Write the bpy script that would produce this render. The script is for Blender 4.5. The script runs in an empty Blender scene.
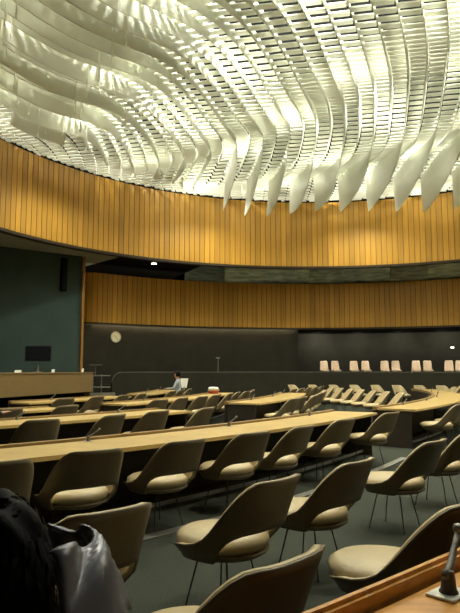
import bpy, bmesh, math, random
from mathutils import Vector, Matrix
random.seed(7)
SC = bpy.context.scene
COL = SC.collection
PI = math.pi
R_ = math.radians

# ------------------------------------------------------------------ materials
def mat(name, color, rough=.6, metal=0.0, spec=.4, noise=None, trans=0.0, emit=None, bump=0.0, attr=None, grain=None):
    m = bpy.data.materials.new(name); m.use_nodes = True
    nt = m.node_tree; N = nt.nodes; L = nt.links
    b = N['Principled BSDF']; out = N['Material Output']
    b.inputs['Base Color'].default_value = (*color, 1)
    b.inputs['Roughness'].default_value = rough
    b.inputs['Metallic'].default_value = metal
    b.inputs['Specular IOR Level'].default_value = spec
    src = None
    tc = N.new('ShaderNodeTexCoord')
    if noise or grain:
        mp = N.new('ShaderNodeMapping'); L.new(tc.outputs['Object'], mp.inputs['Vector'])
        mp.inputs['Scale'].default_value = grain[0] if grain else (1, 1, 1)
        nz = N.new('ShaderNodeTexNoise'); L.new(mp.outputs[0], nz.inputs['Vector'])
        nz.inputs['Scale'].default_value = grain[1] if grain else noise[0]
        nz.inputs['Detail'].default_value = 6
        amt = grain[2] if grain else noise[1]
        cr = N.new('ShaderNodeValToRGB'); L.new(nz.outputs['Fac'], cr.inputs['Fac'])
        cr.color_ramp.elements[0].position = .3; cr.color_ramp.elements[1].position = .7
        cr.color_ramp.elements[0].color = (*[c*(1-amt) for c in color], 1)
        cr.color_ramp.elements[1].color = (*[min(1, c*(1+amt)) for c in color], 1)
        src = cr.outputs['Color']
        if bump:
            bp = N.new('ShaderNodeBump'); bp.inputs['Strength'].default_value = bump
            L.new(nz.outputs['Fac'], bp.inputs['Height']); L.new(bp.outputs[0], b.inputs['Normal'])
    if attr:
        at = N.new('ShaderNodeAttribute'); at.attribute_name = attr
        mr = N.new('ShaderNodeMapRange'); L.new(at.outputs['Fac'], mr.inputs['Value'])
        mr.inputs['To Min'].default_value = .80; mr.inputs['To Max'].default_value = 1.12
        mx = N.new('ShaderNodeVectorMath'); mx.operation = 'SCALE'
        if src: L.new(src, mx.inputs[0])
        else: mx.inputs[0].default_value = color
        L.new(mr.outputs[0], mx.inputs['Scale']); src = mx.outputs[0]
    if src: L.new(src, b.inputs['Base Color'])
    if trans > 0:
        t = N.new('ShaderNodeBsdfTranslucent'); t.inputs['Color'].default_value = (*color, 1)
        ms = N.new('ShaderNodeMixShader'); ms.inputs[0].default_value = trans
        L.new(b.outputs[0], ms.inputs[1]); L.new(t.outputs[0], ms.inputs[2]); L.new(ms.outputs[0], out.inputs['Surface'])
    if emit:
        b.inputs['Emission Color'].default_value = (*emit[0], 1)
        b.inputs['Emission Strength'].default_value = emit[1]
    return m

M = {}
M['fascia'] = mat('fascia_boards', (.55, .29, .036), .45, attr='board', grain=((6, 6, .25), 3.0, .12))
M['groove'] = mat('board_joint', (.10, .05, .012), .8)
M['fascia_edge'] = mat('fascia_edge', (.035, .022, .010), .6)
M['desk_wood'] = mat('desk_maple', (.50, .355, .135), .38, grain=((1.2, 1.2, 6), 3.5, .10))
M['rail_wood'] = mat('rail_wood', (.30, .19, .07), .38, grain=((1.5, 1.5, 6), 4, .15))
M['near_wood'] = mat('near_desk_wood', (.58, .27, .05), .33, grain=((2.2, 9, 9), 2.2, .22))
M['dark_wood'] = mat('dark_panel', (.030, .022, .014), .6, noise=(3, .2))
M['podium_wood'] = mat('podium_panel', (.24, .165, .068), .5, grain=((1, 1, 6), 3, .08))
M['trim_wood'] = mat('trim_wood', (.30, .15, .035), .5, grain=((6, 6, .4), 4, .12))
M['teal'] = mat('teal_fabric', (.052, .078, .070), .9, spec=.1, noise=(1.3, .10), bump=.05)
M['darkwall'] = mat('dark_wall_fabric', (.030, .027, .020), .85, spec=.15, noise=(2.0, .12), bump=.05)
M['parapet'] = mat('parapet_fabric', (.034, .032, .022), .85, spec=.15, noise=(2.0, .10))
M['parapet_cap'] = mat('parapet_cap', (.11, .10, .07), .6)
M['black'] = mat('matte_black', (.004, .004, .004), .9, spec=.05)
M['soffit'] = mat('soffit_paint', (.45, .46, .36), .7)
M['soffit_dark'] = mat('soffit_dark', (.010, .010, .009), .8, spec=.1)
M['carpet'] = mat('carpet_grey_green', (.050, .055, .043), .95, spec=.05, noise=(60, .25), bump=.25)
M['vane'] = mat('vane_sheet', (.80, .81, .74), .42, spec=.4, trans=.36, noise=(1.5, .03))
M['slat'] = mat('slat_sheet', (.84, .85, .78), .35, spec=.5, trans=.42)
M['rod'] = mat('rod_white', (.8, .8, .7), .4)
M['shell'] = mat('chair_shell', (.168, .128, .066), .48, noise=(25, .06))
M['cream'] = mat('chair_cream', (.50, .40, .225), .42, noise=(30, .05))
M['leg'] = mat('chair_leg', (.035, .034, .028), .4)
M['metal'] = mat('grey_metal', (.30, .30, .26), .40, metal=.6)
M['steel'] = mat('brushed_plate', (.55, .56, .50), .38, metal=.5)
M['mic'] = mat('mic_body', (.13, .125, .105), .45, metal=.3)
M['screen'] = mat('monitor_black', (.008, .008, .010), .3)
M['white'] = mat('white_paper', (.75, .74, .68), .6)
M['pale'] = mat('pale_plastic', (.60, .58, .48), .5)
M['clock'] = mat('clock_face', (.78, .74, .52), .5)
M['clock_rim'] = mat('clock_rim', (.30, .27, .18), .4)
M['glass'] = mat('booth_glass', (.26, .32, .295), .20, spec=.8, metal=.55, grain=((.8, .8, 5), 2.2, .45))  # streaks in the colour stand in for reflections and curtains
M['mull'] = mat('booth_mullion', (.03, .03, .025), .5)
M['gallery_seat'] = mat('gallery_seat', (.46, .34, .235), .6, noise=(20, .05))
M['glow'] = mat('lamp_glow', (1, 1, .9), .5, emit=((1, .95, .75), 12))
M['cove'] = mat('cove_glow', (1, 1, .9), .5, emit=((1, .9, .62), 25))
M['skin'] = mat('skin', (.45, .24, .15), .5)
M['hair'] = mat('black_hair', (.004, .0035, .0035), .7, spec=.15)
M['coat'] = mat('dark_coat', (.008, .008, .009), .75, noise=(30, .2))
M['satin'] = mat('silver_satin', (.15, .15, .17), .30, metal=.35, noise=(9, .15), bump=.2)
M['shirt'] = mat('pale_blue_shirt', (.36, .40, .46), .8)
M['red'] = mat('red_cloth', (.42, .06, .04), .8)
M['bag'] = mat('black_bag', (.010, .010, .012), .6)

# ------------------------------------------------------------------ helpers
def new_mesh(name, verts, faces, mats, parent=None, smooth=False, mi=None, attr=None):
    me = bpy.data.meshes.new(name)
    me.from_pydata([tuple(v) for v in verts], [], faces)
    for m in (mats if isinstance(mats, (list, tuple)) else [mats]): me.materials.append(m)
    if mi: me.polygons.foreach_set('material_index', mi)
    if smooth: me.polygons.foreach_set('use_smooth', [True]*len(faces))
    if attr:
        a = me.attributes.new(attr[0], 'FLOAT', 'FACE'); a.data.foreach_set('value', attr[1])
    me.update()
    o = bpy.data.objects.new(name, me); COL.objects.link(o)
    if parent: o.parent = parent
    return o

class MB:
    def __init__(s): s.v = []; s.f = []
    def add(s, v, f):
        n = len(s.v); s.v += [Vector(p) for p in v]; s.f += [tuple(i+n for i in q) for q in f]
    def box(s, c, d, rz=0, mtx=None):
        x, y, z = d[0]/2, d[1]/2, d[2]/2
        v = [Vector(p) for p in ((-x,-y,-z),(x,-y,-z),(x,y,-z),(-x,y,-z),(-x,-y,z),(x,-y,z),(x,y,z),(-x,y,z))]
        m = Matrix.Rotation(rz, 3, 'Z') if mtx is None else mtx
        s.add([m @ p + Vector(c) for p in v], [(0,3,2,1),(4,5,6,7),(0,1,5,4),(1,2,6,5),(2,3,7,6),(3,0,4,7)])
    def tube(s, pts, r, n=8, cap=True):
        pts = [Vector(p) for p in pts]; k = len(pts)
        rs = r if isinstance(r, (list, tuple)) else [r]*k
        v = []; f = []
        for i, p in enumerate(pts):
            t = (pts[min(i+1, k-1)] - pts[max(i-1, 0)]).normalized()
            a = t.cross(Vector((0, 0, 1)))
            if a.length < 1e-3: a = Vector((1, 0, 0))
            a.normalize(); b = t.cross(a)
            for j in range(n):
                q = 2*PI*j/n
                v.append(p + (a*math.cos(q) + b*math.sin(q))*rs[i])
        for i in range(k-1):
            for j in range(n):
                f.append((i*n+j, i*n+(j+1) % n, (i+1)*n+(j+1) % n, (i+1)*n+j))
        if cap:
            f.append(tuple(range(n))); f.append(tuple((k-1)*n+j for j in reversed(range(n))))
        s.add(v, f)
    def lathe(s, prof, n=24, c=(0, 0, 0), mtx=None):
        v = []; f = []
        for (r, z) in prof:
            for j in range(n):
                q = 2*PI*j/n; v.append(Vector((r*math.cos(q), r*math.sin(q), z)))
        k = len(prof)
        for i in range(k-1):
            for j in range(n):
                f.append((i*n+j, i*n+(j+1) % n, (i+1)*n+(j+1) % n, (i+1)*n+j))
        f.append(tuple(reversed(range(n)))); f.append(tuple((k-1)*n+j for j in range(n)))
        if mtx is not None: v = [mtx @ p for p in v]
        s.add([p + Vector(c) for p in v], f)
    def arc(s, c, r0, r1, a0, a1, z0, z1, step=.35):
        """solid curved bar: radii r0..r1, angles a0..a1 (radians), heights z0..z1"""
        n = max(2, int(abs(a1-a0)*max(r0, r1)/step))
        v = []; f = []
        for i in range(n+1):
            a = a0+(a1-a0)*i/n; ca, sa = math.cos(a), math.sin(a)
            for r, z in ((r0, z0), (r1, z0), (r1, z1), (r0, z1)): v.append((c[0]+r*ca, c[1]+r*sa, z))
        for i in range(n):
            for j in range(4):
                f.append((i*4+j, i*4+(j+1) % 4, (i+1)*4+(j+1) % 4, (i+1)*4+j))
        f.append((0, 1, 2, 3)); f.append((n*4+3, n*4+2, n*4+1, n*4))
        s.add(v, f)
    def build(s, name, m, parent=None, smooth=False, bevel=0):
        o = new_mesh(name, s.v, s.f, m, parent, smooth)
        bm = bmesh.new(); bm.from_mesh(o.data); bmesh.ops.recalc_face_normals(bm, faces=bm.faces)
        if bevel: bmesh.ops.bevel(bm, geom=bm.edges[:], offset=bevel, segments=2, affect='EDGES', clamp_overlap=True)
        bm.to_mesh(o.data); bm.free()
        return o

def empty(name, loc=(0, 0, 0), rz=0):
    o = bpy.data.objects.new(name, None); COL.objects.link(o)
    o.location = loc; o.rotation_euler = (0, 0, rz); o.empty_display_size = .1
    return o
def tag(o, label, cat, group=None):
    o['label'] = label; o['category'] = cat
    if group: o['group'] = group
    return o
def struct(o):
    o['kind'] = 'structure'; return o
def copy_tree(o, parent=None):
    kids = list(o.children)
    c = o.copy(); COL.objects.link(c)
    if parent: c.parent = parent
    for ch in kids: copy_tree(ch, c)
    return c
def setloc(o, x, y, z=0, rz=0): o.location = (x, y, z); o.rotation_euler = (0, 0, rz)

# ------------------------------------------------------------------ camera
F = 596.0
PITCH = math.atan((370-306.5)/F)
cam = bpy.data.cameras.new('camera'); co = bpy.data.objects.new('camera', cam); COL.objects.link(co)
cam.sensor_fit = 'VERTICAL'; cam.sensor_height = 36; cam.lens = 36*F/613
co.location = (0, 0, 1.5); co.rotation_euler = (PI/2+PITCH, 0, 0)
cam.clip_start = .05
SC.camera = co
def frame_px(x, y, z):
    """where a world point falls in the photograph (to leave out what it does not show)"""
    dz = z-1.5; c, s = math.cos(PITCH), math.sin(PITCH)
    d = y*c+dz*s
    if d < .2: return None
    return 230+F*x/d, 306.5-F*(dz*c-y*s)/d

# ------------------------------------------------------------------ hall geometry
HC = (3.4, 14.4)            # centre of the round hall
RF = 11.6                   # upper fascia radius
ZU0, ZU1 = 5.95, 8.93       # upper fascia
RL = 13.65                  # lower fascia radius
ZL0, ZL1 = 3.40, 5.56
RW = 17.4                   # outer wall
def on(r, a, z=0): return Vector((HC[0]+r*math.cos(a), HC[1]+r*math.sin(a), z))

def boards(name, path, z0, z1, w=.23, g=.019, depth=.025):
    """wooden board cladding following a plan path of (point, outward normal) samples"""
    v = []; f = []; mi = []; at = []
    s = 0; k = 0
    for i in range(len(path)-1):
        (p0, n0), (p1, n1) = path[i], path[i+1]
        t = g/w
        q0 = p0.lerp(p1, 1-t); nq = n0.lerp(n1, 1-t)
        rnd = random.random()
        pts = [p0, q0, q0+nq*depth, p1+n1*depth, p1]
        b = len(v)
        for p in pts: v += [(p.x, p.y, z0), (p.x, p.y, z1)]
        for j in range(4):
            f.append((b+2*j, b+2*j+1, b+2*j+3, b+2*j+2)); mi.append(0 if j == 0 else 1); at.append(rnd)
    return new_mesh(name, v, f, [M['fascia'], M['groove']], mi=mi, attr=('board', at))

# floor, outer wall
b = MB(); b.lathe([(0.01, -.25), (RW+.4, -.25), (RW+.4, 0), (.01, 0)], 96, (HC[0], HC[1], 0))
struct(b.build('floor', M['carpet']))
aL = R_(133.5)              # where the left (podium) end of the gallery is
b = MB(); b.arc(HC, 14.05, 14.3, R_(91), aL, 0, ZL0+.3); b.box((on(15.7, R_(91), 1.85)), (.22, 3.3, 3.7))
struct(b.build('wall_back', M['darkwall']))
b = MB(); b.arc(HC, RW, RW+.3, aL-2*PI, R_(91), 0, ZU0+.7)
struct(b.build('wall_outer', M['darkwall']))
b = MB(); b.arc(HC, RW-.01, RW+.28, R_(91), aL, 0, ZU0+.7)
struct(b.build('wall_booths', M['black']))
# upper fascia: boards all the way round, dark lower lip
n = int(2*PI*RF/.23)
path = [(on(RF, 2*PI*i/n), Vector((math.cos(2*PI*i/n), math.sin(2*PI*i/n), 0))) for i in range(n+1)]
fu = struct(boards('wall_upper', path, ZU0+.10, ZU1))
b = MB(); b.arc(HC, RF-.03, RF+.25, 0, 2*PI, ZU0, ZU0+.10); b.build('lip', M['fascia_edge'], fu)
b = MB(); b.arc(HC, RF+.05, RF+.25, 0, 2*PI, ZU0+.1, ZU1+.1); b.build('backing', M['black'], fu)
# lower fascia: from its rounded podium end round to the right
path = []
rc = .85
aE = aL-R_(.2)
a_c = aE-rc/(RL+rc)
pc = on(RL+rc, a_c)
da = .23/RL
na = int((a_c-R_(-40))/da)
for i in range(na+1):
    a = R_(-40)+(a_c-R_(-40))*i/na
    path.append((on(RL, a), Vector((math.cos(a), math.sin(a), 0))))
for i in range(1, 7):
    th = a_c+PI-i*(PI/2)/6
    d = Vector((math.cos(th), math.sin(th), 0)); path.append((pc+d*rc, -d))
tdir = (path[-1][0]-path[-2][0]).normalized()
for i in range(1, 5): path.append((path[-1][0]+tdir*.0 + Vector((math.cos(a_c), math.sin(a_c), 0))*.23, path[-1][1]))
fl = struct(boards('wall_gallery', path, ZL0+.08, ZL1))
b = MB()
v = []; f = []
for i, (p, nn) in enumerate(path):
    for (o, z) in ((-.02, ZL0), (.12, ZL0), (.12, ZL0+.08), (-.02, ZL0+.08)): q = p+nn*o; v.append((q.x, q.y, z))
for i in range(len(path)-1):
    for j in range(4): f.append((i*4+j, i*4+(j+1) % 4, (i+1)*4+(j+1) % 4, (i+1)*4+j))
b.add(v, f); b.build('lip', M['fascia_edge'], fl)
b = MB(); v = []; f = []
for i, (p, nn) in enumerate(path):
    for (o, z) in ((0, ZL1), (.12, ZL1), (.12, ZL0+.08), (.04, ZL0+.08), (.04, ZL1-.02)): q = p+nn*o; v.append((q.x, q.y, z))
for i in range(len(path)-1):
    for j in range(5): f.append((i*5+j, i*5+(j+1) % 5, (i+1)*5+(j+1) % 5, (i+1)*5+j))
b.add(v, f); b.build('backing', M['trim_wood'], fl)
# soffits
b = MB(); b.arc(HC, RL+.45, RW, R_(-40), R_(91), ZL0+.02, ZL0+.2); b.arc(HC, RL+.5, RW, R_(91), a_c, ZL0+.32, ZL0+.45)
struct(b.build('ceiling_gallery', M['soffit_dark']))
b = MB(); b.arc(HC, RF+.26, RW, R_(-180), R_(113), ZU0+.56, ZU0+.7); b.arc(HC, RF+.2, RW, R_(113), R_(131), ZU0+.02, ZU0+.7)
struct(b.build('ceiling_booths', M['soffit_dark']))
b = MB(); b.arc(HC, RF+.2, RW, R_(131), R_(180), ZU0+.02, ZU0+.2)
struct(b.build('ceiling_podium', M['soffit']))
# teal podium wall and its wooden edge
T0 = Vector((-5.86, 23.25, 0)); td = Vector((-.785, -.62, 0)).normalized(); tn = Vector((td.y, -td.x, 0))
if tn.y > 0: tn = -tn
rz = math.atan2(td.y, td.x)
b = MB(); c = T0+td*4.0-tn*.1
b.box((c.x, c.y, (ZU0+.02)/2), (8.0, .2, ZU0+.02), rz)
struct(b.build('wall_podium', M['teal']))
b = MB(); c = T0-td*.06-tn*.45
b.box((c.x, c.y, ZU0/2), (.10, 1.1, ZU0), rz)
struct(b.build('trim_1', M['trim_wood']))
# booth windows between the two fascias
NW = 9
wa0, wa1 = R_(113), R_(42)
for i in range(NW):
    a0 = wa0+(wa1-wa0)*i/NW; a1 = wa0+(wa1-wa0)*(i+1)/NW-.012
    p0, p1 = on(RL+.55, a0, 4.6), on(RL+.55, a1, 4.6)
    tilt = .10+.07*((i*37) % 5-2)
    mid = (p0+p1)/2; nrm = Vector((math.cos((a0+a1)/2), math.sin((a0+a1)/2), 0))
    v = []; nx, nz = 10, 6
    w = empty(f'window_{i+1}'); struct(w)
    for jz in range(nz+1):
        for jx in range(nx+1):
            p = p0.lerp(p1, jx/nx)
            z = 5.0+1.5*jz/nz
            off = -(.22+tilt*.6)*(z-5.0) + .012*math.sin(jx*1.3+i*2+jz*.8)
            v.append((p.x+nrm.x*off, p.y+nrm.y*off, z))
    f = [(j*(nx+1)+k, j*(nx+1)+k+1, (j+1)*(nx+1)+k+1, (j+1)*(nx+1)+k) for j in range(nz) for k in range(nx)]
    new_mesh('pane', v, f, M['glass'], w, smooth=True)
    b = MB(); b.box((p1.x, p1.y, 5.75), (.07, .10, 1.5), (a0+a1)/2+PI/2); b.build('mullion', M['mull'], w)
# plenum above the slats
b = MB(); b.arc(HC, RF+.25, RF+.5, 0, 2*PI, ZU1-.1, 11.2); b.lathe([(.01, 11.1), (RF+.5, 11.1), (RF+.5, 11.3), (.01, 11.3)], 96, (HC[0], HC[1], 0))
struct(b.build('ceiling', M['black']))
# gallery: parapet and raised floor
RP = 12.6
aP = math.atan2(24.05-HC[1], -4.72-HC[0])
PH = 1.40
v = []; f = []; rcap = .42
n = 160; a_end = R_(-40)
for i in range(n+1):
    a = aP+(a_end-aP)*i/n
    s = (aP-a)*RP
    h = PH if s > rcap else PH-rcap+math.sqrt(max(0, rcap**2-(rcap-s)**2))
    for r, z in ((RP, 0), (RP, h), (RP+.14, h), (RP+.14, 0)):
        p = on(r, a, z); v.append(p)
    if i:
        for j in range(3): f.append(((i-1)*4+j, (i-1)*4+j+1, i*4+j+1, i*4+j))
f.append((0, 1, 2, 3))
par = struct(new_mesh('wall_parapet', v, f, M['parapet']))
b = MB(); pts = []
for i in range(60):
    a = aP-(rcap+.0)/RP+(a_end-aP)*i/59
    pts.append(on(RP+.03, a, PH))
arcpts = [on(RP+.03, aP-(rcap-rcap*math.cos(t))/RP, PH-rcap+rcap*math.sin(t)) for t in [k*PI/2/6 for k in range(6)]]
b.tube(arcpts+pts, .022, 6); b.build('cap', M['parapet_cap'], par, smooth=True)
GF = 1.05
b = MB(); b.arc(HC, RP+.16, RW, R_(-40), R_(91), 0, GF)
b.arc(HC, RP+.16, 14.05, R_(91), aP-.02, 0, .9)
struct(b.build('floor_gallery', M['carpet']))
# dais
b = MB()
D0 = Vector((-5.83, 15.1, 0)); D1 = Vector((-4.5, 19.7, 0)); dd = (D1-D0).normalized(); dn = Vector((dd.y, -dd.x, 0))
q = [D0-dd*2.6+dn*.15, D1+dd*2.3+dn*.15, D1+dd*2.3-dn*1.5, D0+dd*5-dn*4.5, D0-dd*2.6-dn*4.5]
v = [(p.x, p.y, z) for z in (0, .5) for p in q]; k = len(q)
b.add(v, [tuple(range(k-1, -1, -1)), tuple(range(k, 2*k))]+[(i, (i+1) % k, k+(i+1) % k, k+i) for i in range(k)])
struct(b.build('floor_dais', M['dark_wood']))

# ------------------------------------------------------------------ suspended ceiling
canopy = tag(empty('suspended_ceiling', (HC[0], HC[1], 9.0)), 'luminous canopy of curving pale vanes and thin cross slats over the whole hall', 'ceiling')
OFF = Vector((HC[0], HC[1], 9.0))
SP = .445; XE0 = .78
def fin_x(xe, z):
    A = 4.2-.22*xe
    sh = -max(.45, 1.05-.07*max(0, xe))*max(0, min(1.15, (z-18.5)/4.3))**1.6     # the far ends bend back
    u = max(0, (25.5-z)/14.2)
    if u <= 1: return xe-A*u**2.45+sh
    return xe-A-A*2.45*(u-1)
def rad(x, z): return math.hypot(x-HC[0], z-HC[1])
def sst(a, b_, t):
    t = max(0, min(1, (t-a)/(b_-a))); return t*t*(3-2*t)
def grid_h(i, x, z):
    r = rad(x, z)/RF
    fade = 1-sst(.80, 1.0, r)
    return 8.98+.25*(1-r*r)+.17*fade*math.sin(2*PI*z/6.3+.42*i)
IMIN, IMAX = -26, 44
lanes = {}
rods = []
for i in range(IMIN, IMAX+1):
    xe = XE0+i*SP
    tooth = (i % 2 == 0)
    st = []
    z = 3.0
    pts = []
    zend = 25.9
    while z < zend:
        x = fin_x(xe, z); r = rad(x, z)
        rlim = (9.7+1.3*sst(-6, 0, xe)) if xe < .2 else (9.1 if tooth else 8.4)
        if z < 11: rlim = 11.0
        if r < rlim:
            hg = grid_h(i, x, z)
            left = sst(2.5, -4.5, x-(z-16)*.15) if False else sst(0, 1, (1.5-x)/7)
            dep = .15+.14*left+(.10+.16*left)*(.5+.5*math.sin(2*PI*z/6.3+.42*i+1.7))
            if not tooth:
                dep *= .35+.65*(1-sst(13, 19, z))
            if xe < .2 and not tooth: dep *= .6
            if xe >= .2 and tooth:
                ze = HC[1]+math.sqrt(max(0, 9.1**2-(xe-HC[0])**2))
                q_ = max(0, min(1, (z-(ze-4.6))/4.5))
                dep += 1.22*math.sin(q_*PI/2)**1.5
            else:
                dep *= 1-.6*sst(9.2, 11.0, r)
            # slim the very first part of a run
            pts.append((x, z, hg+.22, hg-dep))
        elif pts and z > 14: break
        z += .3
    if len(pts) < 6: continue
    v = []; f = []
    n = len(pts)
    for k, (x, z, zt, zb) in enumerate(pts):
        kk = min(k+1, n-1); k0 = max(k-1, 0)
        t = Vector((pts[kk][0]-pts[k0][0], pts[kk][1]-pts[k0][1], 0)).normalized(); nn = Vector((-t.y, t.x, 0))*.011
        c = Vector((x, z, 0))
        # a vane leans a little along its length
        lean = Vector((.10*math.sin(z*.45+i*.3), 0, 0))
        zm = zb*.5+zt*.5
        for (o, q, ll) in ((nn, zb, lean), (nn, zm, lean*.25), (nn, zt, lean*0), (-nn, zt, lean*0), (-nn, zm, lean*.25), (-nn, zb, lean)):
            p = c+o+ll; v.append((p.x-OFF.x, p.y-OFF.y, q-OFF.z))
    for k in range(n-1):
        for j in range(6):
            f.append((k*6+j, k*6+(j+1) % 6, (k+1)*6+(j+1) % 6, (k+1)*6+j))
    f.append((5, 4, 3, 2, 1, 0)); m = (n-1)*6; f.append(tuple(m+j for j in range(6)))
    new_mesh('vane', v, f, M['vane'], canopy, smooth=False)
    if xe < 1.5:
        for (x, z, zt, zb) in pts[::7]:
            pp = frame_px(x, z, zb)
            if pp and -10 < pp[0] < 190 and -10 < pp[1] < 150 and len(rods) < 90: rods.append((x, z, zb))
for (x, z, zb) in rods:
    b = MB(); b.tube([(x+.06-OFF.x, z-.05-OFF.y, zb-.42-OFF.z), (x+.06-OFF.x, z-.05-OFF.y, zb-.34-OFF.z), (x+.06-OFF.x, z-.05-OFF.y, zb-.33-OFF.z), (x+.06-OFF.x, z-.05-OFF.y, 2.05)], [.022, .022, .010, .010], 5); b.build('suspension_rod', M['rod'], canopy)
# cross slats: a ladder of thin plates between neighbouring vanes
v = []; f = []
def slat_box(p0, p1, dw, th):
    n = len(v)
    d = Vector((p1[0]-p0[0], p1[1]-p0[1], 0)).normalized(); w = Vector((-d.y, d.x, 0))*dw/2
    a0, a1 = Vector(p0)-OFF, Vector(p1)-OFF
    for a in (a0, a1):
        for o, z in ((-w, 0), (w, 0), (w, th), (-w, th)): v.append(a+o+Vector((0, 0, z)))
    for j in range(4): f.append((n+j, n+4+j, n+4+(j+1) % 4, n+(j+1) % 4))
    f.append((n, n+1, n+2, n+3)); f.append((n+7, n+6, n+5, n+4))
for i in range(IMIN-2, IMAX+6):
    z = 3.0
    while z < 26.2:
        x0 = fin_x(XE0+i*SP, z)+.015; z1 = z-.09
        x1 = fin_x(XE0+(i+1)*SP, z1)-.015
        e0, e1 = (x0, z), (x1, z1)
        if min(rad(*e0), rad(*e1)) < RF-.02:
            for _ in range(24):                       # cut the plate at the round edge
                if rad(*e0) > RF-.02: e0 = (e0[0]+(e1[0]-e0[0])*.05, e0[1]+(e1[1]-e0[1])*.05)
                if rad(*e1) > RF-.02: e1 = (e1[0]+(e0[0]-e1[0])*.05, e1[1]+(e0[1]-e1[1])*.05)
            h = grid_h(i, (x0+x1)/2, z)
            slat_box((*e0, h), (*e1, h), .165, .038)
        z += .25
new_mesh('slat_grille', v, f, M['slat'], canopy)

# ------------------------------------------------------------------ wraparound chair
def chair_proto():
    root = empty('conference_chair')
    nphi = 40; nz = 8; PM = R_(148)
    def ring(phi):
        a = abs(phi)
        top = .855-.405*sst(R_(23), R_(99), a)-.045*sst(R_(98), PM, a)
        bot = .350+(.190*(max(0, 1-(a/R_(66))**4))**.6 if a < R_(66) else 0)
        return bot, top
    def pos(phi, z, off):
        rec = (z-.40)*(.32*max(0, math.cos(phi))**.7 + .05)
        taper = -.06*sst(.45, .34, z)
        rx, ry = .325+rec*.35+taper+off, .270+rec+taper+off
        c_, s_ = math.cos(phi), math.sin(phi)
        # squarer at the back
        y = -ry*(abs(c_)**.62 if c_ > 0 else -abs(c_)**.85)
        x = rx*math.copysign(abs(s_)**.72, s_)
        return Vector((x*1.01, y*1.13, z))
    def sheet(off):
        vs = []
        for i in range(nphi+1):
            phi = -PM+2*PM*i/nphi; bt, tp = ring(phi)
            for j in range(nz+1): vs.append(pos(phi, bt+(tp-bt)*j/nz, off))
        return vs
    W = nz+1
    out, mid, inn = sheet(.0), sheet(-.012), sheet(-.034)
    quads = [(i*W+j, (i+1)*W+j, (i+1)*W+j+1, i*W+j+1) for i in range(nphi) for j in range(nz)]
    def solid(A, B, name, m):
        n = len(A); v = A+B
        f = [q for q in quads]+[tuple(reversed([k+n for k in q])) for q in quads]
        rim = [i*W for i in range(nphi+1)]+[nphi*W+j for j in range(1, nz+1)]+[i*W+nz for i in range(nphi-1, -1, -1)]+[j for j in range(nz-1, 0, -1)]
        for k in range(len(rim)):
            a, b_ = rim[k], rim[(k+1) % len(rim)]
            f.append((a, a+n, b_+n, b_))
        o = new_mesh(name, v, f, m, root, smooth=True)
        bm = bmesh.new(); bm.from_mesh(o.data); bmesh.ops.recalc_face_normals(bm, faces=bm.faces); bm.to_mesh(o.data); bm.free()
        return o
    solid(out, mid, 'shell', M['shell'])
    solid([p.copy() for p in mid], inn, 'lining', M['cream'])
    b = MB()
    pr = [(.03, .335), (.14, .338), (.20, .350), (.232, .375), (.238, .392), (.02, .395)]
    b.lathe(pr, 28); b.v = [Vector((p.x*1.19, p.y*1.26, p.z)) for p in b.v]
    b.build('seat_pan', M['shell'], root, smooth=True)
    b = MB()
    pr = [(.02, .396), (.215, .396), (.240, .412), (.249, .438), (.242, .466), (.212, .490), (.13, .504), (.02, .508)]
    b.lathe(pr, 32)
    b.v = [Vector((p.x*1.16, p.y*1.19+(.0 if p.y < 0 else .03*p.y/.25), p.z-.005)) for p in b.v]
    b.build('seat_cushion', M['cream'], root, smooth=True)
    for sx in (-1, 1):
        for sy in (-1, 1):
            b = MB(); b.tube([(sx*.10, sy*.10, .345), (sx*.12, sy*.12, .30), (sx*.175, sy*.175, .012), (sx*.175, sy*.175, 0)], [.006, .006, .0055, .009], 6)
            b.build('leg', M['leg'], root, smooth=True)
    return root
CHAIR = chair_proto()
chair_used = [False]
ORD = ['first', 'second', 'third', 'fourth', 'fifth', 'sixth', 'seventh', 'eighth', 'ninth', 'tenth', 'eleventh', 'twelfth', 'thirteenth', 'fourteenth', 'fifteenth', 'sixteenth', 'seventeenth', 'eighteenth']
def put_chair(x, y, face, label, group, z=0):
    """face: direction (angle in plan) in which the sitter looks"""
    o = copy_tree(CHAIR) if chair_used[0] else CHAIR
    chair_used[0] = True
    setloc(o, x, y, z, face-PI/2)
    tag(o, label, 'chair', group)
    return o

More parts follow.
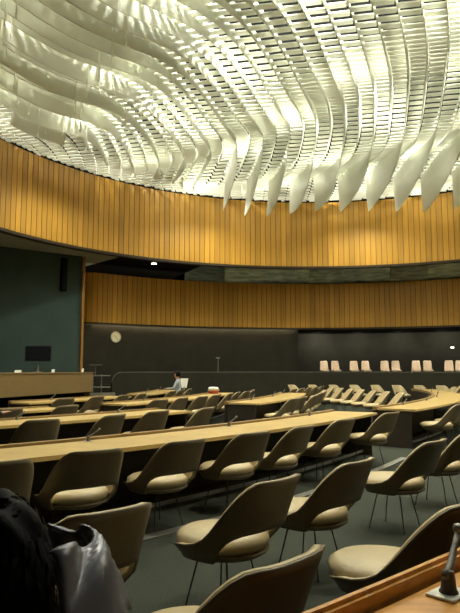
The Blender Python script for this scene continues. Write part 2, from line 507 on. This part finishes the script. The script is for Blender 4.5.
# ------------------------------------------------------------------ curved desks
RC = (-18.2, 22.7)          # the rows are arcs about the podium side
RC2 = (-14.0, 25.0)
def desk(c, rn, rf, t0, t1, label, near=False, base=0):
    """arc desk: audience edge at radius rn, far (podium) edge rf, angles in degrees"""
    a0, a1 = R_(t0), R_(t1)
    am = (a0+a1)/2
    o = empty('curved_desk', (c[0]+rn*math.cos(am), c[1]+rn*math.sin(am), 0))
    cc = (c[0]-o.location.x, c[1]-o.location.y)
    tw = M['near_wood'] if near else M['desk_wood']
    st = .2 if near else .35
    b = MB(); b.arc(cc, rf+(.065 if near else .12), rn, a0, a1, .705, .745, st); b.build('desk_top', tw, o)
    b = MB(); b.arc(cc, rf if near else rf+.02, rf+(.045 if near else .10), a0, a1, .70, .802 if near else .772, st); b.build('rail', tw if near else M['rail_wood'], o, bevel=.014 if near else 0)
    b = MB(); b.arc(cc, rf+(.045 if near else .10), rf+(.065 if near else .12), a0, a1, .70, .73, st); b.build('groove_strip', M['dark_wood'], o)
    b = MB(); b.arc(cc, rf+.02, rf+.06, a0, a1, 0, .70, st); b.build('modesty_panel', M['dark_wood'], o)
    for s, a in ((1, a0), (-1, a1)):
        w = s*.04/rn
        b = MB(); b.arc(cc, rf+.08, rn-.10, a+w*.5, a+w*1.5, 0, .705, .3); b.build('end_panel', M['dark_wood'], o)
    b = MB(); b.arc(cc, rn-.28, rn-.25, a0+.05/rn, a1-.05/rn, .05, .085, st); b.build('foot_rail', M['metal'], o)
    tag(o, label, 'desk', 'curved delegate desks')
    return o

def mic_proto():
    o = empty('microphone')
    b = MB(); b.box((0, 0, .004), (.15, .11, .008)); b.build('base_plate', M['steel'], o, bevel=.002)
    b = MB(); b.lathe([(.035, .008), (.036, .012), (.030, .02), (.024, .07), (.022, .085), (.012, .09)], 20); b.build('swivel_stub', M['mic'], o, smooth=True)
    b = MB(); b.tube([(-.03, 0, .068), (0, 0, .08), (.06, .015, .108), (.12, .03, .150), (.165, .04, .185)], [.014, .017, .015, .012, .011], 10); b.build('arm', M['mic'], o, smooth=True)
    b = MB(); b.lathe([(.004, -.022), (.015, -.017), (.021, -.004), (.021, .006), (.015, .018), (.004, .022)], 16, (.178, .043, .198)); b.build('mic_head', M['metal'], o, smooth=True)
    return o
MIC = mic_proto(); mic_used = [False]
def put_mic(c, r, t, label, rz, z=.747, sc=1):
    o = copy_tree(MIC) if mic_used[0] else MIC
    mic_used[0] = True
    setloc(o, c[0]+r*math.cos(R_(t)), c[1]+r*math.sin(R_(t)), z, rz)
    o.scale = (sc,)*3
    tag(o, label, 'microphone', 'desk microphones')
def seen(x, y, z=.6, m=30):
    p = frame_px(x, y, z)
    return p and -m < p[0] < 460+m and p[1] < 650

KEEP = []   # places taken by people and stands
def blocked(x, y): return any(math.hypot(x-a, y-b_) < d for a, b_, d in KEEP)
FARP = (RC[0]+16.47*math.cos(R_(-6)), RC[1]+16.47*math.sin(R_(-6)))
KEEP += [(FARP[0], FARP[1], .7), (-1.70, 22.3, .6), (-3.42, 7.50, .72)]
# name, centre, near radius, far radius, angles, description
DESKS = [
 ('A', RC, 24.0, 23.1, -52.0, -29.8, 'long pale maple desk sweeping from the hall edge to the aisle, closest full desk', 'the closest full desk'),
 ('B', RC, 20.9, 20.0, -50.0, -33.2, 'pale maple desk second from the loose chairs, ending at the middle aisle', 'the second desk back'),
 ('C', RC, 18.5, 17.7, -42.5, -35.5, 'narrow looking pale desk third from the loose chairs, below the podium front', 'the third desk back'),
 ('D', RC, 16.2, 15.4, -33.0, -18.8, 'short pale desk running just under the podium end and equipment stand', 'the short desk under the podium end'),
 ('E', RC, 16.2, 15.6, -38.6, -36.2, 'short pale desk tip standing below the podium panel, beside the aisle', 'the desk tip below the podium panel'),
 ('F', RC, 18.5, 17.7, -30.6, -8.0, 'pale desk with its free end beyond the aisle, third row, across from the podium', 'the third row desk beyond the aisle'),
 ('G', RC, 20.9, 20.0, -25.5, -7.5, 'pale desk beyond the aisle in the second row, dark gap under its free end', 'the second row desk beyond the aisle'),
 ('H', RC, 16.2, 15.4, -14.0, 1.5, 'far pale desk in front of the parapet end, near the seated person', 'the far desk by the seated person'),
 ('I', RC2, 22.1, 21.2, -37.4, -3.0, 'broad pale curved desk at the right bending round to the parapet, thick dark end', 'the big bending desk'),
]
for (k, c, rn, rf, t0, t1, lab, short) in DESKS:
    desk(c, rn, rf, t0, t1, lab)
    if k in 'CEH' and False: continue
    # chairs along the audience side
    if k == 'A':
        angs = [-47.85, -45.9, -43.75, -41.45, -39.45, -36.5, -32.7]
    else:
        n = int(R_(t1-t0)*rn/(.98 if t1 < -29 else .83)); angs = [t0+(t1-t0)*(i+.5)/n for i in range(n)]
    if c is RC and t1 < -29: angs = angs[::-1]; ref = 'from its aisle end'
    else: ref = 'from its aisle end'
    idx = 0
    for t in angs:
        rr = rn+.20+random.uniform(-.04, .08)
        x, y = c[0]+rr*math.cos(R_(t)), c[1]+rr*math.sin(R_(t))
        if not seen(x, y) or blocked(x, y): 
            idx += 1; continue
        put_chair(x, y, R_(t)+PI+random.uniform(-.18, .18), f'tan chair at {short}, {ORD[min(idx,17)]} {ref}', 'wraparound chairs at the curved desks')
        idx += 1
    n = max(1, int(R_(t1-t0)*rn/1.9)); q = 0
    for i in range(n):
        t = t1-(t1-t0)*(i+.6)/n if ('aisle' in ref and t1 < -29) else t0+(t1-t0)*(i+.6)/n
        x, y = c[0]+(rf+.2)*math.cos(R_(t)), c[1]+(rf+.2)*math.sin(R_(t))
        q += 1
        if not seen(x, y, .8, 5) or k == 'E' or (k == 'F' and q in (n, n-1)): continue
        put_mic(c, rf+.20, t, f'small microphone on {short}, {ORD[q-1]} {ref}', R_(t)+PI/2-.6, z=.747, sc=.62)

# the advisers' row inside the bending desk, and the row beside the parapet
for i in range(7):
    u = i/6; x, y = 3.40+1.1*u, 22.5-5.25*u
    put_chair(x, y, R_(186-6*u), f'tan chair inside the big bending desk, {ORD[6-i]} from the aisle', 'chairs inside the bending desk')
for i in range(5):
    u = i/4; x, y = 1.85+1.5*u, 20.95+3.5*u
    put_chair(x, y, R_(157), f'tan chair in the tight row past the second desk, {ORD[i]} from the desk', 'tight row of chairs past the second desk')
idx = 0
for i in range(13):
    a = R_(92-4.3*i)
    p = on(11.75, a)
    if not seen(p.x, p.y): continue
    put_chair(p.x, p.y, a+PI+.75, f'small chair against the dark parapet, {ORD[idx]} counted from below the wall step', 'chairs along the parapet'); idx += 1
p0 = None
# loose chairs in front
LOOSE = [  # x, y, facing degrees, label
 (-0.858, 3.195, 134, 'tan chair with cream seat partly hidden by the person in black'),
 (-0.037, 3.957, 141, 'turned tan chair in the middle of the open floor, cream seat showing through its back'),
 (0.602, 4.67, 141, 'tan chair standing alone with thin legs just behind the middle floor chair'),
 (1.577, 5.899, 140, 'tan chair with round cream seat beside the dark end of the aisle'),
 (2.32, 6.897, 142, 'tan chair cut by the picture edge behind the loose floor chairs'),
 (-0.121, 2.445, 138, 'tan chair back rising from the bottom edge, closest to the viewer'),
 (0.847, 3.352, 141, 'large tan chair with wide cream seat beside the near wooden desk'),
]
for x, y, a, lab in LOOSE: put_chair(x, y, R_(a), lab, 'loose wraparound chairs on the carpet')
b = MB(); b.arc(RC, 24.44, 24.56, R_(-49), R_(-30.2), 0, .02); struct(b.build('trim_2', M['metal']))
# near desk at the bottom right and its microphone
desk(RC, 28.75, 27.83, -49.3, -40, 'varnished orange wood desk in the bottom corner with a raised front rail', near=True)
put_mic(RC, 27.98, -47.40, 'large grey microphone on a steel plate on the varnished corner desk', R_(43), sc=.9)

# ------------------------------------------------------------------ gallery seats
def gallery_seat():
    o = empty('gallery_seat')
    b = MB(); v = []; f = []
    # back panel: tapered, gently curved
    n = 8; W = n+1; h = 8
    for s in (0, 1):
        for j in range(h+1):
            z = .40+.50*j/h; wd = .215-.04*(j/h)
            if j == h: wd *= .86
            for i in range(n+1):
                u = -1+2*i/n; y = -.20-.10*(j/h)+.06*u*u - (.05 if s else 0)
                v.append((wd*u, y, z))
    K = (h+1)*W
    for j in range(h):
        for i in range(n):
            q = (j*W+i, j*W+i+1, (j+1)*W+i+1, (j+1)*W+i); f.append(q); f.append(tuple(x+K for x in reversed(q)))
    rim = [i for i in range(W)]+[j*W+n for j in range(1, h+1)]+[h*W+i for i in range(n-1, -1, -1)]+[j*W for j in range(h-1, 0, -1)]
    for k in range(len(rim)): a, c = rim[k], rim[(k+1) % len(rim)]; f.append((a, a+K, c+K, c))
    b.add(v, f); b.build('backrest', M['gallery_seat'], o, smooth=True)
    b = MB(); b.box((0, .0, .42), (.40, .40, .09)); b.build('seat', M['gallery_seat'], o, bevel=.03)
    for sx in (-1, 1):
        b = MB(); b.box((sx*.17, 0, .19), (.03, .34, .38)); b.build('leg', M['leg'], o)
    return o
GS = gallery_seat(); first = True
px = [324.5, 336, 354, 366, 384.5, 396, 415.5, 427.5, 448, 459.5]
for i, x in enumerate(px):
    # ray to the gallery circle r=15.3
    t = (x-230)/F
    A = t*t+1; B = -2*(t*HC[0]+HC[1]); C = HC[0]**2+HC[1]**2-15.3**2
    y = (-B+math.sqrt(B*B-4*A*C))/(2*A); X = t*y
    a = math.atan2(y-HC[1], X-HC[0])
    o = GS if first else copy_tree(GS); first = False
    setloc(o, X, y, GF, a+PI/2+(.28 if i % 2 else .15))
    tag(o, f'pinkish white seat above the gallery parapet, {ORD[i]} seat from the wall step', 'seat', 'pale seats in the gallery')

# ------------------------------------------------------------------ podium furniture
o = empty('podium_desk', (D0.x, D0.y, .5)); L0 = D0
rzd = math.atan2(dd.y, dd.x)
def pod(name, s0, s1, n0, n1, z0, z1, m, par=o, bev=0):
    b = MB(); c = dd*(s0+s1)/2+dn*(n0+n1)/2
    b.box((c.x, c.y, (z0+z1)/2-.5), (abs(s1-s0), abs(n1-n0), z1-z0), rzd); return b.build(name, m, par, bevel=bev)
LEN = (D1-D0).length
pod('front_panel', -2.3, LEN, -.05, 0, .80, 1.39, M['podium_wood'])
pod('desk_top', -2.3, LEN+.01, -.85, .02, 1.39, 1.43, M['podium_wood'])
pod('end_panel', LEN-.06, LEN, -.8, -.05, .5, 1.39, M['podium_wood'])
pod('toe_panel', -2.3, LEN-.1, -.30, -.26, .5, .80, M['black'])
tag(o, 'long light brown podium desk panel in front of the teal wall', 'desk')
mp = D0+dd*2.35-dn*.45
o = empty('monitor', (mp.x, mp.y, 1.43), R_(12))
b = MB(); b.box((0, 0, .545), (.74, .05, .45)); sc_ = b.build('screen', M['screen'], o, bevel=.012)
b = MB(); b.box((0, -.027, .545), (.68, .004, .39)); b.build('display', mat('display_dark', (.012, .013, .016), .15), sc_)
b = MB(); b.tube([(0, .03, .02), (0, .05, .18), (0, .04, .40)], [.035, .03, .03], 10); b.build('stand', M['metal'], o, smooth=True)
b = MB(); b.lathe([(.14, 0), (.14, .012), (.05, .025)], 20); b.build('base', M['metal'], o, smooth=True)
tag(o, 'black flat monitor standing on the podium desk against the teal wall', 'monitor')
def small_paper(name, s, nrm, w, h, lab, cat, tilt=.9):
    p = D0+dd*s-dn*nrm
    b = MB(); b.add([(-w/2, 0, 0), (w/2, 0, 0), (w/2, h*.5, h), (-w/2, h*.5, h), (-w/2, .04, 0), (w/2, .04, 0), (w/2, h*.5+.04, h), (-w/2, h*.5+.04, h)],
                    [(0, 1, 2, 3), (4, 7, 6, 5), (0, 4, 5, 1), (2, 6, 7, 3), (1, 5, 6, 2), (0, 3, 7, 4)])
    q = b.build(name, M['white']); q.location = (p.x, p.y, 1.43); tag(q, lab, cat)
small_paper('name_plate', 1.05, .2, .17, .07, 'white name card on the podium desk beside the monitor', 'card')
small_paper('paper_holder', 4.45, .2, .05, .12, 'slim white card holder at the aisle end of the podium desk', 'card')
small_paper('paper_sheet', 2.62, .12, .08, .09, 'small white sheet leaning under the monitor on the podium desk', 'paper')
# column loudspeaker on the teal wall
p = T0+td*.75+tn*.06
o = empty('column_loudspeaker', (p.x, p.y, 4.6), rz)
b = MB(); b.box((0, 0, .55), (.24, .12, 1.28)); b.build('cabinet', M['black'], o, bevel=.015)
b = MB()
for k in range(8): b.lathe([(.08, 0), (.07, .012), (.02, .006)], 14, (0, .06, .02+.15*k), Matrix.Rotation(-PI/2, 3, 'X'))
b.build('driver_grille', M['soffit_dark'], o)
b = MB(); b.box((0, -.02, 1.24), (.05, .05, .12)); b.build('bracket', M['mull'], o)
tag(o, 'narrow black column loudspeaker high on the teal wall', 'loudspeaker')
# equipment stand beside the podium
ex, ey = -4.62, 21.2
o = empty('equipment_stand', (ex, ey, .5), R_(10))
b = MB(); b.box((.10, 0, .10), (.92, .5, .20)); b.build('base', M['metal'], o, bevel=.02)
for sx in (-.22, .08):
    b = MB(); b.tube([(sx, 0, .2), (sx, 0, .85)], .022, 8); b.build('post', M['metal'], o)
for z, w, c in ((.40, .72, .03), (.80, .70, .03)):
    b = MB(); b.box((c, 0, z), (w, .4, .035)); b.build('shelf', M['metal'], o)
b = MB(); b.tube([(-.14, 0, .8), (-.14, 0, 1.16)], .025, 8); b.build('mast', M['mic'], o)
b = MB(); b.box((-.14, 0, 1.18), (.42, .2, .05)); b.build('top_bar', M['mic'], o, bevel=.01)
tag(o, 'grey open metal equipment stand with shelves at the end of the podium desk', 'stand')
# clock
a = None
t = (115.5-230)/F
A = t*t+1; B = -2*(t*HC[0]+HC[1]); C = HC[0]**2+HC[1]**2-14.05**2
cy = (-B+math.sqrt(B*B-4*A*C))/(2*A); cx = t*cy; a = math.atan2(cy-HC[1], cx-HC[0])
cz = 1.5+cy*math.tan(math.atan((306.5-337)/F)+PITCH)
o = empty('wall_clock', (cx-.03*math.cos(a), cy-.03*math.sin(a), cz), a-PI/2)
rot = Matrix.Rotation(PI/2, 3, 'X')
b = MB(); b.lathe([(.245, -.03), (.25, .0), (.245, .025), (.225, .03), (.215, .012)], 32, (0, 0, 0), rot); b.build('rim', M['clock_rim'], o, smooth=False)
b = MB(); b.lathe([(.218, .0), (.218, .014), (.01, .0145)], 32, (0, 0, 0), rot); fc = b.build('dial', M['clock'], o)
b = MB()
for k in range(12):
    q = k*PI/6; b.box((.185*math.sin(q), -.016, .185*math.cos(q)), (.014, .004, .04), mtx=Matrix.Rotation(q, 3, 'Y'))
b.build('hour_marks', M['mic'], o)
for q, l, w in ((R_(305), .11, .02), (R_(150), .165, .014)):
    b = MB(); b.box((math.sin(q)*l/2, -.021, math.cos(q)*l/2), (w, .004, l), mtx=Matrix.Rotation(q, 3, 'Y')); b.build('hand', M['mic'], o)
tag(o, 'round cream wall clock on the dark back wall below the wooden gallery front', 'clock')
# small lit plate on the recessed gallery wall
t = (452-230)/F
A = t*t+1; B = -2*(t*HC[0]+HC[1]); C = HC[0]**2+HC[1]**2-17.36**2
ly = (-B+math.sqrt(B*B-4*A*C))/(2*A); lx = t*ly; la = math.atan2(ly-HC[1], lx-HC[0])
o = empty('wall_light', (lx, ly, 1.5+ly*math.tan(math.atan((306.5-347.5)/F)+PITCH)), la-PI/2)
b = MB(); b.box((0, 0, 0), (.20, .05, .11)); b.build('housing', M['metal'], o, bevel=.01)
b = MB(); b.box((0, -.03, 0), (.15, .02, .07)); b.build('lens', mat('small_glow', (1, 1, .9), .5, emit=((1, .97, .85), 2.0)), o)
tag(o, 'tiny lit plate on the dark recessed wall above the pale gallery seats', 'light')
# thin stand behind parapet
p = on(13.3, R_(103.6))
o = empty('thin_stand', (-.55, 27.35, .9))
b = MB(); b.lathe([(.16, 0), (.16, .02), (.03, .03)], 18); b.build('base', M['mic'], o)
b = MB(); b.tube([(0, 0, .02), (0, 0, 1.12)], .03, 8); b.build('post', M['parapet_cap'], o)
b = MB(); b.box((0, 0, 1.15), (.19, .12, .06)); b.build('head', M['metal'], o, bevel=.01)
tag(o, 'thin upright stand with a pale flat head behind the parapet', 'stand')

# ------------------------------------------------------------------ people
def skin_person(name, loc, rz, label, coat, legs_m, lean=0.0, scale=1.0, arms=None, drop=0.0, feet=.27):
    V = []; E = []; RD = []
    def add(p, r, par=None):
        p = Vector(p); p.z -= drop*max(0, min(1, (p.z-.55)/.5)); V.append(p); RD.append(r)
        if par is not None: E.append((par, len(V)-1))
        return len(V)-1
    pel = add((0, 0, .52), (.15, .12))
    sp = add((0, -.01+lean*.10, .70), (.145, .11), pel)
    ch = add((0, -.02+lean*.26, .92), (.165, .12), sp)
    nb = add((0, -.01+lean*.36, 1.05), (.085, .08), ch)
    nk = add((0, .01+lean*.42, 1.11), (.055, .055), nb)
    h0 = add((0, .03+lean*.46, 1.17), (.072, .078), nk)
    h1 = add((0, .03+lean*.49, 1.235), (.082, .095), h0)
    h2 = add((0, .025+lean*.51, 1.30), (.070, .082), h1)
    nose = add((0, .125+lean*.49, 1.215), (.014, .016), h1)
    chin = add((0, .095+lean*.46, 1.155), (.030, .026), h0)
    for sx in (-1, 1): add((sx*.088, .02+lean*.49, 1.22), (.012, .024), h1)
    hands = []; hdir = []
    for sx in (-1, 1):
        sh = add((sx*.175, -.01+lean*.33, 1.01), (.068, .066), ch)
        el, wr = (arms or {}).get(sx, ((sx*.25, .10, .78), (sx*.17, .33, .77)))
        el = add(el, (.046, .046), sh)
        w_ = add(wr, (.030, .026), el)
        d = (V[w_]-V[el]).normalized(); hdir.append((V[w_].copy(), d)); side = d.cross(Vector((0, 0, 1))).normalized()*sx
        pc_ = V[w_]+d*.065
        pm = add(pc_, (.040, .017), w_)
        for k, (o, l) in enumerate(((-.030, .062), (-.010, .074), (.010, .070), (.029, .055))):
            b0 = add(pc_+d*.02+side*o*.8, (.010, .010), pm)
            b1 = add(pc_+d*(.03+l*.5)+side*o*1.1+Vector((0, 0, -.004)), (.0090, .0090), b0)
            add(pc_+d*(.03+l)+side*o*1.15+Vector((0, 0, -.022)), (.0075, .0075), b1)
        t0_ = add(pc_-d*.02-side*.034, (.012, .012), pm)
        add(pc_+d*.03-side*.060+Vector((0, 0, -.008)), (.0095, .0095), t0_)
        hip = add((sx*.095, .02, .50), (.095, .088), pel)
        kn = add((sx*.12, .43, .49), (.062, .062), hip)
        an = add((sx*.12, feet, .02), (.040, .044), kn)
        add((sx*.125, feet+.15, -.045), (.040, .034), an)
    me = bpy.data.meshes.new(name); me.from_pydata([tuple(p) for p in V], E, [])
    ob = bpy.data.objects.new(name, me); COL.objects.link(ob)
    sk = ob.modifiers.new('skin', 'SKIN'); 
    sub = ob.modifiers.new('sub', 'SUBSURF'); sub.levels = 2; sub.render_levels = 2
    if not me.skin_vertices: 
        bpy.context.view_layer.objects.active = ob; bpy.ops.mesh.customdata_skin_add()
    for k, sv in enumerate(me.skin_vertices[0].data):
        sv.radius = RD[k]; sv.use_root = (k == 0)
    dg = bpy.context.evaluated_depsgraph_get(); dg.update()
    nm = bpy.data.meshes.new_from_object(ob.evaluated_get(dg))
    ob.modifiers.clear(); ob.data = nm; nm.name = name
    nm.materials.clear()
    for m in (M['skin'], coat, legs_m): nm.materials.append(m)
    wrs = [V[i] for i in range(len(V)) if abs(RD[i][0]-.030) < 1e-6 and abs(RD[i][1]-.026) < 1e-6]
    zn = V[nk].z-.005
    for p in nm.polygons:
        c = p.center; p.use_smooth = True
        if c.z > zn: p.material_index = 0
        elif any((c-w).length < .21 and (c-w).dot(d) > .004 for w, d in hdir): p.material_index = 0
        elif c.z < .60 and c.y > .02: p.material_index = 2
        else: p.material_index = 1
    ob.location = loc; ob.rotation_euler = (0, 0, rz); ob.scale = (scale,)*3
    tag(ob, label, 'person')
    head = V[h1]
    for sx in (-1, 1):
        b = MB(); b.lathe([(.002, -.009), (.008, -.005), (.009, 0), (.008, .005), (.002, .009)], 10, (sx*.033, head.y+.092, head.z+.008)); b.build('eye', M['black'], ob, smooth=True)
    b = MB(); b.box((0, head.y+.094, head.z-.052), (.045, .008, .008)); b.build('mouth', M['red'], ob, bevel=.002)
    return ob, head
def hair_cap(ob, head, long=0, fuzzy=0, n=0):
    bm = bmesh.new(); bmesh.ops.create_icosphere(bm, subdivisions=4, radius=1)
    for v in bm.verts:
        d = v.co.copy()
        k = 1+fuzzy*(.5*math.sin(d.x*9+d.z*7)+.5*math.sin(d.y*11-d.z*5))
        v.co = Vector((d.x*.112*k, d.y*.125*k-.018, d.z*.125*k+.028))
        if d.y > .1 and d.z < .35: v.co.y = min(v.co.y, .03)
        if d.z < -.3 and not long: v.co.z = max(v.co.z, -.05)
        if long and d.z < -.1 and d.y < .35: v.co.z -= long*(-d.z)*.9; v.co.x *= 1.0+.35*(-d.z)
        v.co += head
    me = bpy.data.meshes.new('hair'); 
    # loose locks
    if n:
        for k in range(n):
            az = random.uniform(0, 2*PI)
            if math.sin(az) > .55: continue
            el = random.uniform(-.2, 1.3)
            p = Vector((math.cos(az)*math.cos(el)*.112, math.sin(az)*math.cos(el)*.125-.018, math.sin(el)*.125+.03))
            d = Vector((math.cos(az), math.sin(az), 0))
            prev = None; L = random.uniform(.10, .24)+long*.6
            sidev = Vector((-math.sin(az), math.cos(az), 0))
            for s in range(7):
                t = s/6
                q = head+p+d*(.03*math.sin(t*3)+random.uniform(-.008, .008))+sidev*random.uniform(-.010, .010)+Vector((0, 0, .02*math.sin(t*3)-L*t))
                wv = .0075*(1-t*.8)
                a_, b_ = bm.verts.new(q-sidev*wv), bm.verts.new(q+sidev*wv)
                if prev: bm.faces.new((prev[0], prev[1], b_, a_))
                prev = (a_, b_)
    bm.to_mesh(me); bm.free(); me.materials.append(M['hair'])
    me.polygons.foreach_set('use_smooth', [True]*len(me.polygons))
    o = bpy.data.objects.new('hair', me); COL.objects.link(o); o.parent = ob
    return o
# person close by on the left, black hair, seen from behind
put_chair(-.41, 1.27, R_(138), 'chair under the person in black at the bottom corner', 'loose wraparound chairs on the carpet')
pr, hd = skin_person('person', (-.41, 1.27, .145), R_(48), 'person with black hair and black coat seen from behind, silver collar on the shoulder', M['coat'], M['coat'], lean=.3, scale=.91, drop=.20, feet=.46)
hair_cap(pr, hd, long=.22, fuzzy=.10, n=420)
# crumpled silver collar and shoulder flap
v = []; f = []; nu, nv = 22, 12
for i in range(nu+1):
    for j in range(nv+1):
        u, w = i/nu, j/nv
        ang = R_(-95)+u*R_(140)
        rr = .135+.10*w+.012*math.sin(u*17+w*4)
        v.append((rr*1.12*math.cos(ang)+.03, lnx*0+rr*.9*math.sin(ang)+.06 if False else rr*.9*math.sin(ang)+.07, 1.03-.15*w*w+.018*math.sin(u*13+w*9)+.05*(1-w)*(1-w)))
for i in range(nu):
    for j in range(nv): f.append((i*(nv+1)+j, (i+1)*(nv+1)+j, (i+1)*(nv+1)+j+1, i*(nv+1)+j+1))
o = new_mesh('silver_collar', v, f, M['satin'], pr, smooth=True)
so = o.modifiers.new('s', 'SOLIDIFY'); so.thickness = .008
o['label'] = 'shiny silver satin collar'
# a person far away beside the far desk, pale shirt
put_chair(FARP[0], FARP[1], R_(174), 'tan chair with the far person in the pale shirt sitting on it', 'wraparound chairs at the curved desks')
pf, hd = skin_person('person', (FARP[0], FARP[1], .09), R_(84), 'small seated person in a pale blue grey shirt at a far desk before the parapet', M['shirt'], M['coat'])
hair_cap(pf, hd)
# a hand resting at the left picture edge, the rest of the person outside it
ph, hd = skin_person('person', (-3.38, 7.48, .09), R_(44), 'person mostly outside the picture, hand resting above the second desk at its edge', M['coat'], M['coat'],
     arms={1: ((.40, .06, .80), (.60, .12, .84)), -1: ((-.25, .10, .78), (-.17, .33, .80))})
hair_cap(ph, hd)

# ------------------------------------------------------------------ small things
b = MB(); b.lathe([(.01, 0), (.12, .0), (.16, .08), (.13, .17), (.05, .21), (.01, .215)], 18)
o = b.build('cloth_bundle', M['red'], smooth=True); b2 = MB(); b2.lathe([(.02, .14), (.15, .13), (.165, .10), (.12, .23), (.02, .24)], 18); b2.build('white_wrap', M['white'], o, smooth=True)
t = -11.0; o.location = (RC[0]+18.0*math.cos(R_(t)), RC[1]+18.0*math.sin(R_(t)), .748); o.scale = (1.2, 1, .9)
tag(o, 'small red and white bundle on the far end of a desk before the parapet', 'bundle')
o = empty('document_stand', (-1.70, 22.3, 0))
b = MB(); b.lathe([(.10, 0), (.10, .015), (.02, .02), (.02, .90)], 16); b.build('base', M['metal'], o)
b = MB(); b.add([(-.09, 0, .84), (.09, 0, .84), (.15, .06, 1.19), (-.15, .06, 1.19), (-.09, .02, .84), (.09, .02, .84), (.15, .08, 1.19), (-.15, .08, 1.19)], [(0, 1, 2, 3), (4, 7, 6, 5), (0, 4, 5, 1), (2, 6, 7, 3), (1, 5, 6, 2), (0, 3, 7, 4)])
b.build('sheet', M['white'], o)
tag(o, 'white flaring document stand beside the far seated person', 'stand')

# ------------------------------------------------------------------ lights
def light(kind, name, loc, energy, color, size=.1, rot=None, **kw):
    l = bpy.data.lights.new(name, kind); l.energy = energy; l.color = color
    if kind in ('POINT', 'SPOT'): l.shadow_soft_size = size
    for k, val in kw.items(): setattr(l, k, val)
    o = bpy.data.objects.new(name, l); COL.objects.link(o); o.location = loc
    if rot: o.rotation_euler = rot
    return o
WARM = (1.0, .985, .82)
k = 0
for ix in range(-4, 5):
    for iy in range(-4, 5):
        x, y = ix*3.1+(iy % 2)*1.5, iy*2.9
        if math.hypot(x, y) > 10.6: continue
        light('POINT', 'plenum_lamp', (HC[0]+x, HC[1]+y, 9.95), 310, WARM, .30); k += 1
for i in range(22):  # added ring of lights, brightens the slats along the fascia
    p = on(10.95, 2*PI*i/22+.05, 9.75); light('POINT', 'perimeter_fill', p, 70, WARM, .08)
for r, n, o_ in ((0, 1, 0), (5.0, 6, .3), (9.6, 10, .1)):  # fill spots added below the slats, cleaner direct light on the hall
    for i in range(n):
        a = o_+2*PI*i/n; p = on(r, a, 8.55)
        light('SPOT', 'hall_fill', p, 460, WARM, .12, rot=(0, 0, 0), spot_size=R_(140), spot_blend=.8)
# cove strip, then fill spots added for the gallery and its recess
b = MB(); b.arc(HC, 13.86, 13.90, R_(91.5), R_(131), 3.50, 3.53); struct(b.build('trim_cove', M['cove']))
for i in range(6):  # added spots, lift the dim gallery seats
    p = on(14.7, R_(86-9*i), ZL0-.05)
    light('SPOT', 'gallery_fill', p, 190, WARM, .06, rot=(0, 0, 0), spot_size=R_(120), spot_blend=.7)
for a in (86, 79, 72, 65, 58, 51):  # added spots, lift the dark recess wall and its faint top glow
    p = on(RW-1.25, R_(a), ZL0-.06); light('SPOT', 'recess_fill', p, 105 if a > 80 else 72, WARM, .04, rot=(0, -R_(55), R_(a)), spot_size=R_(150), spot_blend=1)
# recessed downlight under the upper fascia
t = atY = None
o = empty('ceiling_light', (-3.18, 24.62, ZU0+.02))
b = MB(); b.lathe([(.13, -.04), (.13, .0), (.02, .0)], 18); b.build('frame', M['metal'], o)
b = MB(); b.lathe([(.10, -.055), (.10, -.035), (.02, -.035)], 18); b.build('diffuser', M['glow'], o)
tag(o, 'small bright downlight under the upper wooden fascia near the podium', 'light')
# world
w = bpy.data.worlds.new('World'); SC.world = w; w.use_nodes = True
w.node_tree.nodes['Background'].inputs[0].default_value = (.9, .9, .7, 1); w.node_tree.nodes['Background'].inputs[1].default_value = 0.0
SC.view_settings.view_transform = 'Standard'; SC.view_settings.look = 'None'; SC.view_settings.gamma = 1; SC.view_settings.use_curve_mapping = False
SC.view_settings.exposure = 0.35
SC.cycles.use_denoising = True
SC.cycles.max_bounces = 8; SC.cycles.diffuse_bounces = 5; SC.cycles.transmission_bounces = 6
